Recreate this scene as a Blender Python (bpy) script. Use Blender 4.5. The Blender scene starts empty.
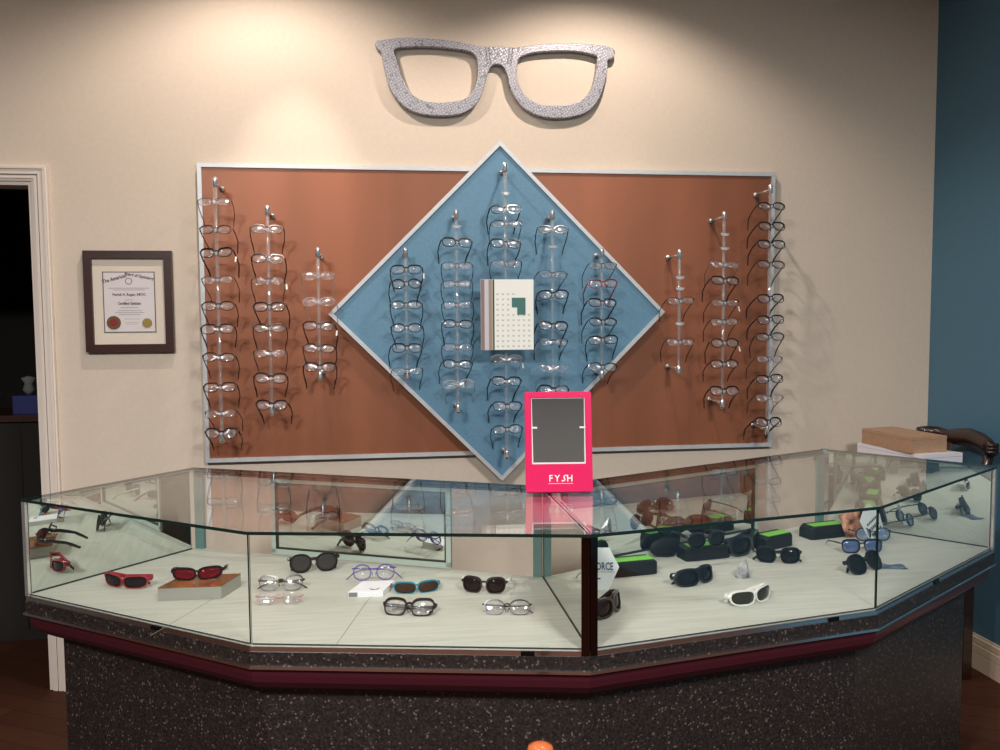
import bpy, bmesh, math, random
from mathutils import Vector, Matrix
random.seed(7)
PI = math.pi
sc = bpy.context.scene
COL = sc.collection

# ------------------------------------------------------------------ camera
CX, CY, CZ = 0.69874, -3.69762, 1.51972
YAW, PIT, ROL, FPX = 0.139484, 0.068616, -0.006625, 869.89
F_ = Vector((math.sin(YAW)*math.cos(PIT), math.cos(YAW)*math.cos(PIT), -math.sin(PIT)))
R0 = Vector((math.cos(YAW), -math.sin(YAW), 0)); U0 = R0.cross(F_)
R_ = R0*math.cos(ROL)+U0*math.sin(ROL); U_ = -R0*math.sin(ROL)+U0*math.cos(ROL)
cam = bpy.data.cameras.new('camera'); camo = bpy.data.objects.new('camera', cam); COL.objects.link(camo)
cam.sensor_width = 36; cam.lens = FPX*36/1000; cam.clip_start = .02; cam.clip_end = 60
M = Matrix.Identity(4)
for i in range(3):
    M[i][0] = R_[i]; M[i][1] = U_[i]; M[i][2] = -F_[i]
M[0][3], M[1][3], M[2][3] = CX, CY, CZ
camo.matrix_world = M
sc.camera = camo

def at(u, v, axis, val):
    """pixel of the photograph -> point of the place on the plane axis = val"""
    d = F_*FPX + R_*(u-500) + U_*(375-v)
    i = 'xyz'.index(axis)
    t = (val-(CX, CY, CZ)[i])/d[i]
    return Vector((CX, CY, CZ))+d*t

# ------------------------------------------------------------------ materials
def lin(c):
    c /= 255.
    return c/12.92 if c <= .04045 else ((c+.055)/1.055)**2.4
def S(r, g, b): return (lin(r), lin(g), lin(b), 1)
MATS = {}
def mat(name, col=None, rough=.5, metal=0., emit=None, estr=1., coat=0., spec=.5):
    if name in MATS: return MATS[name]
    m = bpy.data.materials.new(name); m.use_nodes = True
    b = m.node_tree.nodes['Principled BSDF']
    if col: b.inputs['Base Color'].default_value = col
    b.inputs['Roughness'].default_value = rough; b.inputs['Metallic'].default_value = metal
    b.inputs['Coat Weight'].default_value = coat
    b.inputs['Specular IOR Level'].default_value = spec
    if emit:
        b.inputs['Emission Color'].default_value = emit; b.inputs['Emission Strength'].default_value = estr
    MATS[name] = m
    return m
def nodes(m): return m.node_tree.nodes, m.node_tree.links, m.node_tree.nodes['Principled BSDF']
def coords(N, L, scale=(1, 1, 1), rot=(0, 0, 0), obj=True):
    t = N.new('ShaderNodeTexCoord'); mp = N.new('ShaderNodeMapping')
    mp.inputs['Scale'].default_value = scale; mp.inputs['Rotation'].default_value = rot
    L.new(t.outputs['Object'], mp.inputs['Vector']); return mp.outputs['Vector']
def ramp(N, stops):
    r = N.new('ShaderNodeValToRGB'); e = r.color_ramp.elements
    e[0].position, e[0].color = stops[0]; e[1].position, e[1].color = stops[-1]
    for p, c in stops[1:-1]:
        k = e.new(p); k.color = c
    return r
def noisy(name, c1, c2, scale, rough=.5, metal=0, bump=0., vec=(1, 1, 1), detail=4, coat=0):
    m = mat(name, c1, rough, metal, coat=coat); N, L, b = nodes(m)
    v = coords(N, L, vec); n = N.new('ShaderNodeTexNoise'); n.inputs['Scale'].default_value = scale; n.inputs['Detail'].default_value = detail
    L.new(v, n.inputs['Vector'])
    r = ramp(N, [(.35, c1), (.65, c2)]); L.new(n.outputs['Fac'], r.inputs['Fac']); L.new(r.outputs['Color'], b.inputs['Base Color'])
    if bump:
        bp = N.new('ShaderNodeBump'); bp.inputs['Strength'].default_value = bump; bp.inputs['Distance'].default_value = .002
        L.new(n.outputs['Fac'], bp.inputs['Height']); L.new(bp.outputs['Normal'], b.inputs['Normal'])
    return m
def thin_glass(name, tint=(1, 1, 1, 1), gain=1.0, base=0.0, rough=0.0, body=None, bodymix=0.):
    if name in MATS: return MATS[name]
    m = bpy.data.materials.new(name); m.use_nodes = True
    N, L = m.node_tree.nodes, m.node_tree.links
    N.clear(); out = N.new('ShaderNodeOutputMaterial')
    tr = N.new('ShaderNodeBsdfTransparent'); tr.inputs['Color'].default_value = tint
    gl = N.new('ShaderNodeBsdfGlossy'); gl.inputs['Roughness'].default_value = rough; gl.inputs['Color'].default_value = (1, 1, 1, 1)
    fr = N.new('ShaderNodeFresnel'); ge = N.new('ShaderNodeNewGeometry')
    io = N.new('ShaderNodeMapRange'); io.inputs['To Min'].default_value = 1.5; io.inputs['To Max'].default_value = 1/1.5
    L.new(ge.outputs['Backfacing'], io.inputs['Value']); L.new(io.outputs['Result'], fr.inputs['IOR'])
    mu = N.new('ShaderNodeMath'); mu.operation = 'MULTIPLY_ADD'; mu.use_clamp = True
    mu.inputs[1].default_value = gain; mu.inputs[2].default_value = base
    L.new(fr.outputs['Fac'], mu.inputs[0])
    mx = N.new('ShaderNodeMixShader'); L.new(mu.outputs[0], mx.inputs['Fac'])
    src = tr.outputs[0]
    if body:
        df = N.new('ShaderNodeBsdfDiffuse'); df.inputs['Color'].default_value = body
        m2 = N.new('ShaderNodeMixShader'); m2.inputs['Fac'].default_value = bodymix
        L.new(tr.outputs[0], m2.inputs[1]); L.new(df.outputs[0], m2.inputs[2]); src = m2.outputs[0]
    L.new(src, mx.inputs[1]); L.new(gl.outputs[0], mx.inputs[2]); L.new(mx.outputs[0], out.inputs['Surface'])
    MATS[name] = m
    return m

wall_m = noisy('wall_paint', S(215, 199, 181), S(218, 203, 185), 60, .75, bump=.02)
teal_m = noisy('teal_paint', S(72, 112, 134), S(74, 115, 137), 60, .6, bump=.05)
ceil_m = mat('ceiling_paint', S(215, 208, 198), .9)
white_trim = mat('white_trim_paint', S(228, 216, 204), .4)
base_trim = mat('baseboard_paint', S(225, 205, 180), .4)
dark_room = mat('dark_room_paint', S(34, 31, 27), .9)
alu = noisy('brushed_aluminium', S(200, 203, 205), S(212, 214, 215), 40, .45, .35, vec=(1, 1, 8))
chrome = mat('chrome', (.86, .86, .86, 1), .2, .9)
dark_chrome = mat('smoked_chrome', (.075, .05, .047, 1), .1, 1)
chrome_strip = mat('chrome_channel', (.74, .72, .72, 1), .15, 1)
mirror_m = mat('mirror_silver', (.80, .86, .82, 1), .01, 1)
glass = thin_glass('clear_glass', (.975, .985, .978, 1), 1.0)
glass_edge = mat('green_glass_edge', S(16, 34, 30), .2)
teal_edge = mat('teal_glass_edge', S(96, 132, 130), .25)
acrylic = thin_glass('clear_acrylic', (.95, .95, .95, 1), 1.3, .05, .05, (.9, .9, .9, 1), .14)
lens_m = thin_glass('demo_lens', (.97, .97, .98, 1), 1.5, .035, .10, (.9, .92, .95, 1), .035)
clear_rest = thin_glass('clear_nose_rest', (.95, .95, .96, 1), 1.8, .16, .18, (.97, .97, .97, 1), .38)
black_pl = mat('black_plastic', S(22, 21, 23), .22)
rubber = mat('black_case_fabric', S(15, 15, 16), .6, spec=.3)

# brown and blue boards
brown = mat('copper_laminate', S(150, 92, 70), .42, .2); N, L, b = nodes(brown)
v = coords(N, L, (3.0, 3, .25)); n = N.new('ShaderNodeTexNoise'); n.inputs['Scale'].default_value = 1.3; n.inputs['Detail'].default_value = 2; L.new(v, n.inputs['Vector'])
r = ramp(N, [(.3, S(136, 84, 58)), (.7, S(160, 98, 69))]); L.new(n.outputs['Fac'], r.inputs['Fac']); L.new(r.outputs['Color'], b.inputs['Base Color'])
blue = mat('blue_laminate', S(96, 142, 168), .5, .1); N, L, b = nodes(blue)
v = coords(N, L, (1, 1, 1)); n = N.new('ShaderNodeTexNoise'); n.inputs['Scale'].default_value = 140; n.inputs['Detail'].default_value = 3; L.new(v, n.inputs['Vector'])
r = ramp(N, [(.3, S(95, 138, 164)), (.7, S(105, 147, 172))]); L.new(n.outputs['Fac'], r.inputs['Fac']); L.new(r.outputs['Color'], b.inputs['Base Color'])

# mosaic metal of the giant frame
mosaic = mat('hammered_silver_mosaic', S(178, 178, 182), .4, .35); N, L, b = nodes(mosaic)
v = coords(N, L, (1, 0, 1), (0, .5, 0)); vo = N.new('ShaderNodeTexVoronoi'); vo.feature = 'DISTANCE_TO_EDGE'; vo.inputs['Scale'].default_value = 92; vo.inputs['Randomness'].default_value = .5; L.new(v, vo.inputs['Vector'])
r = ramp(N, [(.02, S(118, 116, 122)), (.14, S(178, 177, 184))]); L.new(vo.outputs['Distance'], r.inputs['Fac']); L.new(r.outputs['Color'], b.inputs['Base Color'])
bp = N.new('ShaderNodeBump'); bp.inputs['Strength'].default_value = .6; bp.inputs['Distance'].default_value = .003; L.new(vo.outputs['Distance'], bp.inputs['Height']); L.new(bp.outputs['Normal'], b.inputs['Normal'])

# granite laminate
gran = mat('dark_granite_laminate', S(60, 48, 44), .5); N, L, b = nodes(gran)
v = coords(N, L); n = N.new('ShaderNodeTexNoise'); n.inputs['Scale'].default_value = 150; n.inputs['Detail'].default_value = 3; L.new(v, n.inputs['Vector'])
vo = N.new('ShaderNodeTexVoronoi'); vo.inputs['Scale'].default_value = 230; L.new(v, vo.inputs['Vector'])
r1 = ramp(N, [(.38, S(15, 12, 11)), (.5, S(31, 24, 22)), (.64, S(44, 35, 31))]); L.new(n.outputs['Fac'], r1.inputs['Fac'])
sp = N.new('ShaderNodeSeparateColor'); L.new(vo.outputs['Color'], sp.inputs['Color'])
r2 = ramp(N, [(.95, (0, 0, 0, 1)), (.97, (1, 1, 1, 1))]); L.new(sp.outputs[0], r2.inputs['Fac'])
mx = N.new('ShaderNodeMix'); mx.data_type = 'RGBA'; mx.inputs[7].default_value = S(94, 81, 73)
L.new(r2.outputs['Color'], mx.inputs[0]); L.new(r1.outputs['Color'], mx.inputs[6]); L.new(mx.outputs[2], b.inputs['Base Color'])
burg = mat('burgundy_laminate', S(66, 18, 30), .45)

# deck: pale wood grain
deckm = mat('pale_deck_laminate', S(222, 222, 212), .45); N, L, b = nodes(deckm)
v = coords(N, L, (1.2, 14, 1), (0, 0, .12)); n = N.new('ShaderNodeTexNoise'); n.inputs['Scale'].default_value = 5; n.inputs['Detail'].default_value = 6; L.new(v, n.inputs['Vector'])
r = ramp(N, [(.3, S(182, 184, 172)), (.5, S(190, 192, 181)), (.7, S(198, 200, 190))]); L.new(n.outputs['Fac'], r.inputs['Fac']); L.new(r.outputs['Color'], b.inputs['Base Color'])

# floor
floorm = mat('red_brown_wood_floor', S(120, 70, 45), .7, spec=.15); N, L, b = nodes(floorm)
v = coords(N, L, (1, 1, 1), (0, 0, .5)); br = N.new('ShaderNodeTexBrick'); br.inputs['Scale'].default_value = 1
br.inputs['Brick Width'].default_value = 1.1; br.inputs['Row Height'].default_value = .1; br.inputs['Mortar Size'].default_value = .002
br.inputs['Color1'].default_value = S(84, 50, 34); br.inputs['Color2'].default_value = S(70, 40, 27); br.inputs['Mortar'].default_value = S(50, 28, 18)
L.new(v, br.inputs['Vector'])
n = N.new('ShaderNodeTexNoise'); n.inputs['Scale'].default_value = 12; v2 = coords(N, L, (1, 9, 1), (0, 0, .5)); L.new(v2, n.inputs['Vector'])
mx = N.new('ShaderNodeMix'); mx.data_type = 'RGBA'; mx.blend_type = 'MULTIPLY'; mx.inputs[0].default_value = .5
L.new(br.outputs['Color'], mx.inputs[6]); L.new(n.outputs['Color'], mx.inputs[7]); L.new(mx.outputs[2], b.inputs['Base Color'])

# ------------------------------------------------------------------ mesh helpers
def link(name, me, m, parent=None, smooth=False):
    o = bpy.data.objects.new(name, me); COL.objects.link(o)
    if m is not None and len(me.materials) == 0:
        for mm in (m if isinstance(m, (list, tuple)) else [m]): me.materials.append(mm)
    if smooth:
        for p in me.polygons: p.use_smooth = True
    if parent: o.parent = parent
    return o
def obj(name, bm, m, parent=None, smooth=False, bevel=0):
    if bevel: bmesh.ops.bevel(bm, geom=[e for e in bm.edges if len(e.link_faces) == 2 and e.calc_face_angle(0) > .6], offset=bevel, segments=2, affect='EDGES', clamp_overlap=True)
    bmesh.ops.recalc_face_normals(bm, faces=bm.faces)
    me = bpy.data.meshes.new(name); bm.to_mesh(me); bm.free()
    return link(name, me, m, parent, smooth)
def box(bm, x0, x1, y0, y1, z0, z1, M=None, mi=0):
    vs = [Vector((x, y, z)) for z in (z0, z1) for y in (y0, y1) for x in (x0, x1)]
    if M: vs = [M @ q for q in vs]
    w = [bm.verts.new(q) for q in vs]
    for f in ((0, 1, 3, 2), (4, 6, 7, 5), (0, 4, 5, 1), (2, 3, 7, 6), (0, 2, 6, 4), (1, 5, 7, 3)):
        bm.faces.new([w[i] for i in f]).material_index = mi
def tube(bm, pts, ra, rb=None, n=8, up=Vector((0, 0, 1)), cap=True, closed=False):
    """swept elliptical tube; ra sideways, rb along up; both may be lists"""
    pts = [Vector(p) for p in pts]; k = len(pts)
    ra = ra if isinstance(ra, (list, tuple)) else [ra]*k
    rb = ra if rb is None else (rb if isinstance(rb, (list, tuple)) else [rb]*k)
    rings = []
    for i, p in enumerate(pts):
        if closed: t = pts[(i+1) % k]-pts[i-1]
        else: t = pts[min(i+1, k-1)]-pts[max(i-1, 0)]
        t.normalize(); s = t.cross(up)
        if s.length < 1e-4: s = t.cross(Vector((0, 1, 0)))
        s.normalize(); w = s.cross(t).normalized()
        rings.append([bm.verts.new(p+s*math.cos(2*PI*j/n)*ra[i]+w*math.sin(2*PI*j/n)*rb[i]) for j in range(n)])
    for i in range(k if closed else k-1):
        a, c = rings[i], rings[(i+1) % k]
        for j in range(n): bm.faces.new((a[j], a[(j+1) % n], c[(j+1) % n], c[j]))
    if cap and not closed:
        bm.faces.new(rings[0]); bm.faces.new(rings[-1])
def lathe(bm, prof, c=(0, 0, 0), n=20, M=None):
    c = Vector(c); rings = []
    for r, z in prof:
        ring = [Vector((math.cos(2*PI*j/n)*r, math.sin(2*PI*j/n)*r, z)) for j in range(n)]
        if M: ring = [M @ q for q in ring]
        rings.append([bm.verts.new(c+q) for q in ring])
    for a, d in zip(rings, rings[1:]):
        for j in range(n): bm.faces.new((a[j], a[(j+1) % n], d[(j+1) % n], d[j]))
    bm.faces.new(rings[0]); bm.faces.new(rings[-1])
def prism(bm, poly, z0, z1, side=0):
    a = [bm.verts.new((x, y, z0)) for x, y in poly]; c = [bm.verts.new((x, y, z1)) for x, y in poly]
    bm.faces.new(a); bm.faces.new(c)
    for i in range(len(poly)):
        j = (i+1) % len(poly); bm.faces.new((a[i], a[j], c[j], c[i])).material_index = side
def ringprism(bm, outer, inner, y0, y1):
    """closed ring in the XZ plane between two loops, given depth"""
    k = len(outer)
    V = [[bm.verts.new((x, y, z)) for x, z in loop] for loop in (outer, inner) for y in (y0, y1)]
    of, ob, nf, nb = V
    for i in range(k):
        j = (i+1) % k
        bm.faces.new((of[i], of[j], nf[j], nf[i])); bm.faces.new((ob[i], nb[i], nb[j], ob[j]))
        bm.faces.new((of[i], ob[i], ob[j], of[j])); bm.faces.new((nf[i], nf[j], nb[j], nb[i]))
def pane(bm, p, q, z0, z1, t=.006, mi_edge=1):
    p, q = Vector(p), Vector(q); d = (q-p).normalized(); nrm = Vector((-d.y, d.x))*t/2
    pts = [p-nrm, q-nrm, q+nrm, p+nrm]
    a = [bm.verts.new((w.x, w.y, z0)) for w in pts]; c = [bm.verts.new((w.x, w.y, z1)) for w in pts]
    for f, mi in (((a[0], a[1], c[1], c[0]), 0), ((a[2], a[3], c[3], c[2]), 0), ((a[1], a[2], c[2], c[1]), mi_edge),
                  ((a[3], a[0], c[0], c[3]), mi_edge), ((a[0], a[3], a[2], a[1]), mi_edge), ((c[0], c[1], c[2], c[3]), mi_edge)):
        bm.faces.new(f).material_index = mi
def inset(poly, d):
    """offset inwards (poly counter-clockwise)"""
    n = len(poly); out = []
    for i in range(n):
        p, a, c = Vector(poly[i]), Vector(poly[i-1]), Vector(poly[(i+1) % n])
        e1 = (p-a).normalized(); e2 = (c-p).normalized()
        n1 = Vector((-e1.y, e1.x)); n2 = Vector((-e2.y, e2.x))
        b_ = (n1+n2)/(1+n1.dot(n2)); out.append(tuple(p+b_*d))
    return out
def empty(name, label, cat, loc=(0, 0, 0), rz=0, group=None, rx=0, ry=0):
    o = bpy.data.objects.new(name, None); COL.objects.link(o); o.empty_display_size = .02
    o.location = loc; o.rotation_euler = (rx, ry, rz); o['label'] = label; o['category'] = cat
    if group: o['group'] = group
    return o
def tag(o, label, cat, group=None):
    o['label'] = label; o['category'] = cat
    if group: o['group'] = group
    return o
def struct(name, bm, m, **k):
    o = obj(name, bm, m, **k); o['kind'] = 'structure'; return o
def text(name, s, size, m, loc, parent=None, rot=(PI/2, 0, 0), ext=.0004, sx=1, shear=0, align='CENTER', bold=0):
    c = bpy.data.curves.new('t', 'FONT'); c.body = s; c.size = size; c.extrude = ext; c.align_x = align; c.shear = shear; c.offset = bold
    c.resolution_u = 2
    t = bpy.data.objects.new('t', c); COL.objects.link(t)
    bpy.context.view_layer.update()
    me = bpy.data.meshes.new_from_object(t.evaluated_get(bpy.context.evaluated_depsgraph_get()))
    bpy.data.objects.remove(t); me.transform(Matrix.Diagonal((sx, 1, 1, 1)))
    o = link(name, me, m, parent); me.materials.clear(); me.materials.append(m)
    o.location = loc; o.rotation_euler = rot
    return o

# ------------------------------------------------------------------ room shell
XR = 3.22; XL = -2.3; YF = -6.6; H = 3.15
DX0, DX1, DH = -1.56, -.638, 2.058
bm = bmesh.new(); box(bm, XL, XR, YF, 1.9, -.05, 0); struct('floor', bm, floorm)
bm = bmesh.new(); box(bm, XL, XR, YF, .12, H, H+.05); struct('ceiling', bm, ceil_m)
bm = bmesh.new(); box(bm, DX1, XR, 0, .12, 0, H); box(bm, XL, DX0, 0, .12, 0, H); box(bm, DX0, DX1, 0, .12, DH, H); struct('wall_back', bm, wall_m)
bm = bmesh.new(); box(bm, XR, XR+.1, YF, .12, 0, H); struct('wall_right', bm, teal_m)
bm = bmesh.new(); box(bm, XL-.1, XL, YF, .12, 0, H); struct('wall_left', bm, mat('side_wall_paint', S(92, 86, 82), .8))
bm = bmesh.new(); box(bm, XL, XR, YF-.1, YF, 0, H); struct('wall_front', bm, mat('front_wall_paint', S(88, 85, 83), .8))
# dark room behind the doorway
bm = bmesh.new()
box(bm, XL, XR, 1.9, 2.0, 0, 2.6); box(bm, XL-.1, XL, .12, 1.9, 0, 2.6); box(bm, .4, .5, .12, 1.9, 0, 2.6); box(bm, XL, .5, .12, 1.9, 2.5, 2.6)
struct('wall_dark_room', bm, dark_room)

# door casing: stepped profile swept up, across and down
def casing():
    bm = bmesh.new()
    for off0, off1, y0 in ((0, .010, -.014), (.010, .022, -.02), (.022, .026, -.012), (.026, .046, -.024), (.046, .054, -.03), (.054, .060, -.02)):
        box(bm, DX1+off0, DX1+off1, y0, 0, 0, DH+off1)
        box(bm, DX0-off1, DX0-off0, y0, 0, 0, DH+off1)
        box(bm, DX0-off0, DX1+off0, y0, 0, DH+off0, DH+off1)
    # jamb lining and stop
    box(bm, DX1-.015, DX1, -.005, .12, 0, DH); box(bm, DX0, DX0+.015, -.005, .12, 0, DH); box(bm, DX0+.015, DX1-.015, -.005, .12, DH-.015, DH)
    struct('trim_1', bm, white_trim)
casing()
def baseboard(name, boxes):
    bm = bmesh.new()
    for a in boxes: box(bm, *a)
    struct(name, bm, base_trim)
baseboard('baseboard_back', [(DX1+.09, XR-.03, -.014, 0, 0, .10), (DX1+.09, XR-.03, -.010, 0, .10, .125), (DX1+.09, XR-.03, -.006, 0, .125, .14)])
baseboard('baseboard_right', [(XR-.018, XR, -2.4, 0, 0, .07), (XR-.014, XR, -2.4, 0, .07, .075), (XR-.018, XR, -2.4, 0, .075, .105), (XR-.010, XR, -2.4, 0, .105, .112), (XR-.014, XR, -2.4, 0, .112, .135), (XR-.007, XR, -2.4, 0, .135, .145)])

# ------------------------------------------------------------------ ceiling lights (fixtures + their light; rear panels are added fill)
lampglow = mat('lamp_glow', (1, 1, 1, 1), emit=(1, .86, .7, 1), estr=12)
fillglow = mat('fill_glow', (1, 1, 1, 1), emit=(1, .95, .88, 1), estr=4)
def downlight(x, y, label, power, size, blend, aim=(0, 0, -1), col=(1, .87, .76)):
    t = empty('recessed_downlight', label, 'ceiling light', (x, y, H))
    bm = bmesh.new(); lathe(bm, [(.095, 0), (.095, -.006), (.088, -.012), (.075, -.012), (.072, -.004), (.072, 0)], n=28); obj('trim_ring', bm, white_trim, t, True)
    bm = bmesh.new(); lathe(bm, [(.05, -.004), (.05, -.006), (.02, -.008)], n=24); obj('lamp', bm, lampglow, t)
    l = bpy.data.lights.new('spot', 'SPOT'); l.energy = power; l.spot_size = math.radians(size); l.spot_blend = blend; l.color = col; l.shadow_soft_size = .022
    o = bpy.data.objects.new('downlight_beam', l); COL.objects.link(o); o.location = (x, y, H-.02)
    o.rotation_euler = Vector(aim).to_track_quat('-Z', 'Y').to_euler()
    return t
WARM = (1, .80, .62)
for (x, y, pw, sz, bl, aim, lab) in (
    (.26, -.66, 60, 140, .5, (0, .05, -1), 'round recessed ceiling downlight close to the back wall, above the left board'),
    (1.60, -.64, 54, 130, .45, (0, .05, -1), 'round recessed ceiling downlight close to the back wall, above the giant glasses'),
    (.45, -2.0, 26, 110, .6, (0, 0, -1), 'round recessed ceiling downlight above the left half of the glass case'),
    (1.95, -2.0, 14, 110, .6, (0, 0, -1), 'round recessed ceiling downlight above the right half of the glass case')):
    downlight(x, y, lab, pw, sz, bl, aim, (1, .87, .77) if y > -1 else (1, .97, .90))
# narrow accent beams inside the two wall-side lamps
for x, y, pw, sz, aim in ((.38, -.62, 38, 34, (0.0, .50, -1)), (1.66, -.62, 16, 42, (0.06, .30, -1))):
    l = bpy.data.lights.new('spot', 'SPOT'); l.energy = pw; l.spot_size = math.radians(sz); l.spot_blend = .8; l.color = (1, .88, .76); l.shadow_soft_size = .022
    o = bpy.data.objects.new('accent_beam', l); COL.objects.link(o); o.location = (x, y, H-.02); o.rotation_euler = Vector(aim).to_track_quat('-Z', 'Y').to_euler()
for x, y, lab in ((-.6, -4.1, 'square fill light panel added behind the viewer, left'), (1.9, -4.3, 'square fill light panel added behind the viewer, right')):
    t = empty('fill_light_panel', lab, 'ceiling light', (x, y, H))  # unseen panel added to raise the room's ambient light
    bm = bmesh.new(); ringprism(bm, [(-.31, -.31), (.31, -.31), (.31, .31), (-.31, .31)], [(-.28, -.28), (.28, -.28), (.28, .28), (-.28, .28)], 0, .02)
    f = obj('frame', bm, white_trim, t); f.rotation_euler = (-PI/2, 0, 0); f.location = (0, 0, -.02)
    bm = bmesh.new(); box(bm, -.28, .28, -.28, .28, -.012, -.004); obj('diffuser', bm, fillglow, t)
    l = bpy.data.lights.new('area', 'AREA'); l.energy = 195 if x < 0 else 150; l.size = .56; l.color = (1, .97, .95)
    o = bpy.data.objects.new('fill_panel_light', l); COL.objects.link(o); o.location = (x, y, H-.03)

# ------------------------------------------------------------------ display counter
C_ = (1.172, -1.788); FL = (.39, -1.632); FR = (1.978, -1.632); LE = (-.284, -1.150); RE = (2.680, -1.150)
RL = (.085, -.713); RR = (2.322, -.713); RC = (1.172, -1.222)
deckP = [LE, FL, C_, FR, RE, RR, RC, RL]      # counter-clockwise
ZT, ZD = 1.020, .750
ct = empty('display_counter', 'dark granite display counter with a five-sided glass case on top', 'display counter', (1.172, -1.25, 0))
inv = Matrix.Translation((-1.172, 1.25, 0))
def part(name, bm, m, **k):
    bmesh.ops.transform(bm, matrix=inv, verts=bm.verts)
    return obj(name, bm, m, ct, **k)
bm = bmesh.new(); prism(bm, inset(deckP, .060), 0, .64); part('pedestal', bm, gran)
# burgundy cove
bm = bmesh.new(); loops = []
for d, z in ((0.0, .692), (.004, .672), (.010, .654), (.024, .636), (.042, .624), (.059, .617)):
    loops.append([bm.verts.new((x, y, z)) for x, y in inset(deckP, d)])
for a, c in zip(loops, loops[1:]):
    for i in range(8): bm.faces.new((a[i], a[(i+1) % 8], c[(i+1) % 8], c[i]))
bm.faces.new(loops[0])
part('burgundy_cove', bm, burg)
bm = bmesh.new(); prism(bm, inset(deckP, -.008), .692, .699); o = part('chrome_strip', bm, chrome_strip); o['label'] = 'thin chrome strip'
bm = bmesh.new(); prism(bm, inset(deckP, -.004), .699, .733); part('granite_fascia', bm, gran)
bm = bmesh.new(); prism(bm, inset(deckP, -.002), .733, ZD-.006); part('chrome_channel', bm, chrome_strip)
bm = bmesh.new(); prism(bm, inset(deckP, .006), ZD-.006, ZD); part('deck', bm, deckm)
# seams between deck boards
seam = mat('deck_seam', S(120, 120, 112), .8)
for (a, c) in (((150, 636), (225, 592)), ((336, 645), (368, 600)), ((368, 600), (405, 572))):
    bm = bmesh.new(); p, q = at(a[0], a[1], 'z', ZD), at(c[0], c[1], 'z', ZD)
    d = (q-p).normalized(); nn = Vector((-d.y, d.x, 0))*.0008
    vs = [bm.verts.new(w+Vector((0, 0, .0004))) for w in (p-nn, q-nn, q+nn, p+nn)]; bm.faces.new(vs); part('deck_seam', bm, seam)
# glass tops (two slabs meeting on the centre line)
G = .0015
bm = bmesh.new(); prism(bm, inset([LE, FL, (C_[0]-G, C_[1]), (RC[0]-G, RC[1]), RL], -.004), ZT-.008, ZT, side=1); part('glass_top', bm, [glass, glass_edge])
bm = bmesh.new(); prism(bm, [(C_[0]+.004, C_[1]-.004), (FR[0], FR[1]-.004), (RE[0]+.006, RE[1]), (RR[0], RR[1]+.004), (RC[0]+.004, RC[1]+.002)], ZT-.008, ZT, side=1); part('glass_top', bm, [glass, glass_edge])
zb, zt = ZD, ZT-.008
ins = inset(deckP, .004); iLE, iFL, iC, iFR, iRE, iRR, iRC, iRL = ins
def lerp(p, q, t): return (p[0]+(q[0]-p[0])*t, p[1]+(q[1]-p[1])*t)
def front(p, q, a=.002, c=.002):
    p, q = Vector(p), Vector(q); d = (q-p).normalized()
    bm = bmesh.new(); pane(bm, p+d*a, q-d*c, zb, zt, .005); part('front_glass', bm, [glass, glass_edge])
front(iLE, iFL); front(iFL, iC, .002, .018); front(iC, iFR, .018, .002); front(iFR, iRE)
# mirror-backed end panels and the divider between both halves
def mirror(name, p, q, mm=mirror_m, t=.006, z0=zb, z1=zt, edge=teal_edge):
    bm = bmesh.new(); pane(bm, p, q, z0, z1, t); return part(name, bm, [mm, edge])
def gasket(p, q):
    bm = bmesh.new(); pane(bm, p, q, zb, zb+.004, .010, 0); part('mirror_gasket', bm, mat('dark_gasket', S(20, 28, 26), .5))
gasket(lerp(iRL, iLE, .035), lerp(iRL, iLE, .985)); gasket(lerp(iRR, iRE, .035), lerp(iRR, iRE, .985)); gasket(lerp(iRC, iC, .008), lerp(iRC, iC, .95))
for k in (-.014, 0, .012):
    bm = bmesh.new(); pane(bm, (RC[0]+k, RC[1]+.02), (C_[0]+k*.6, C_[1]+.01), ZT+.0001, ZT+.0010, .003, 0); part('seam_glint_bar', bm, chrome)  # added shiny bars imitating reflection streaks along the glass seam
mirror('end_mirror', lerp(iRL, iLE, .035), lerp(iRL, iLE, .99)); mirror('end_mirror', lerp(iRR, iRE, .035), lerp(iRR, iRE, .99))
mirror('divider_mirror', lerp(iRC, iC, .008), lerp(iRC, iC, .955))
# teal glass uprights in the rear corners
for P, Q in ((iRL, iRC), (iRR, iRC)):
    bm = bmesh.new(); pane(bm, lerp(P, Q, .002), lerp(P, Q, .03), zb, zt, .012, 0); part('corner_upright', bm, [teal_edge])
bm = bmesh.new(); pane(bm, lerp(iRC, iRL, .004), lerp(iRC, iRL, .026), zb, zt, .010, 0); part('corner_upright', bm, [teal_edge])
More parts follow.
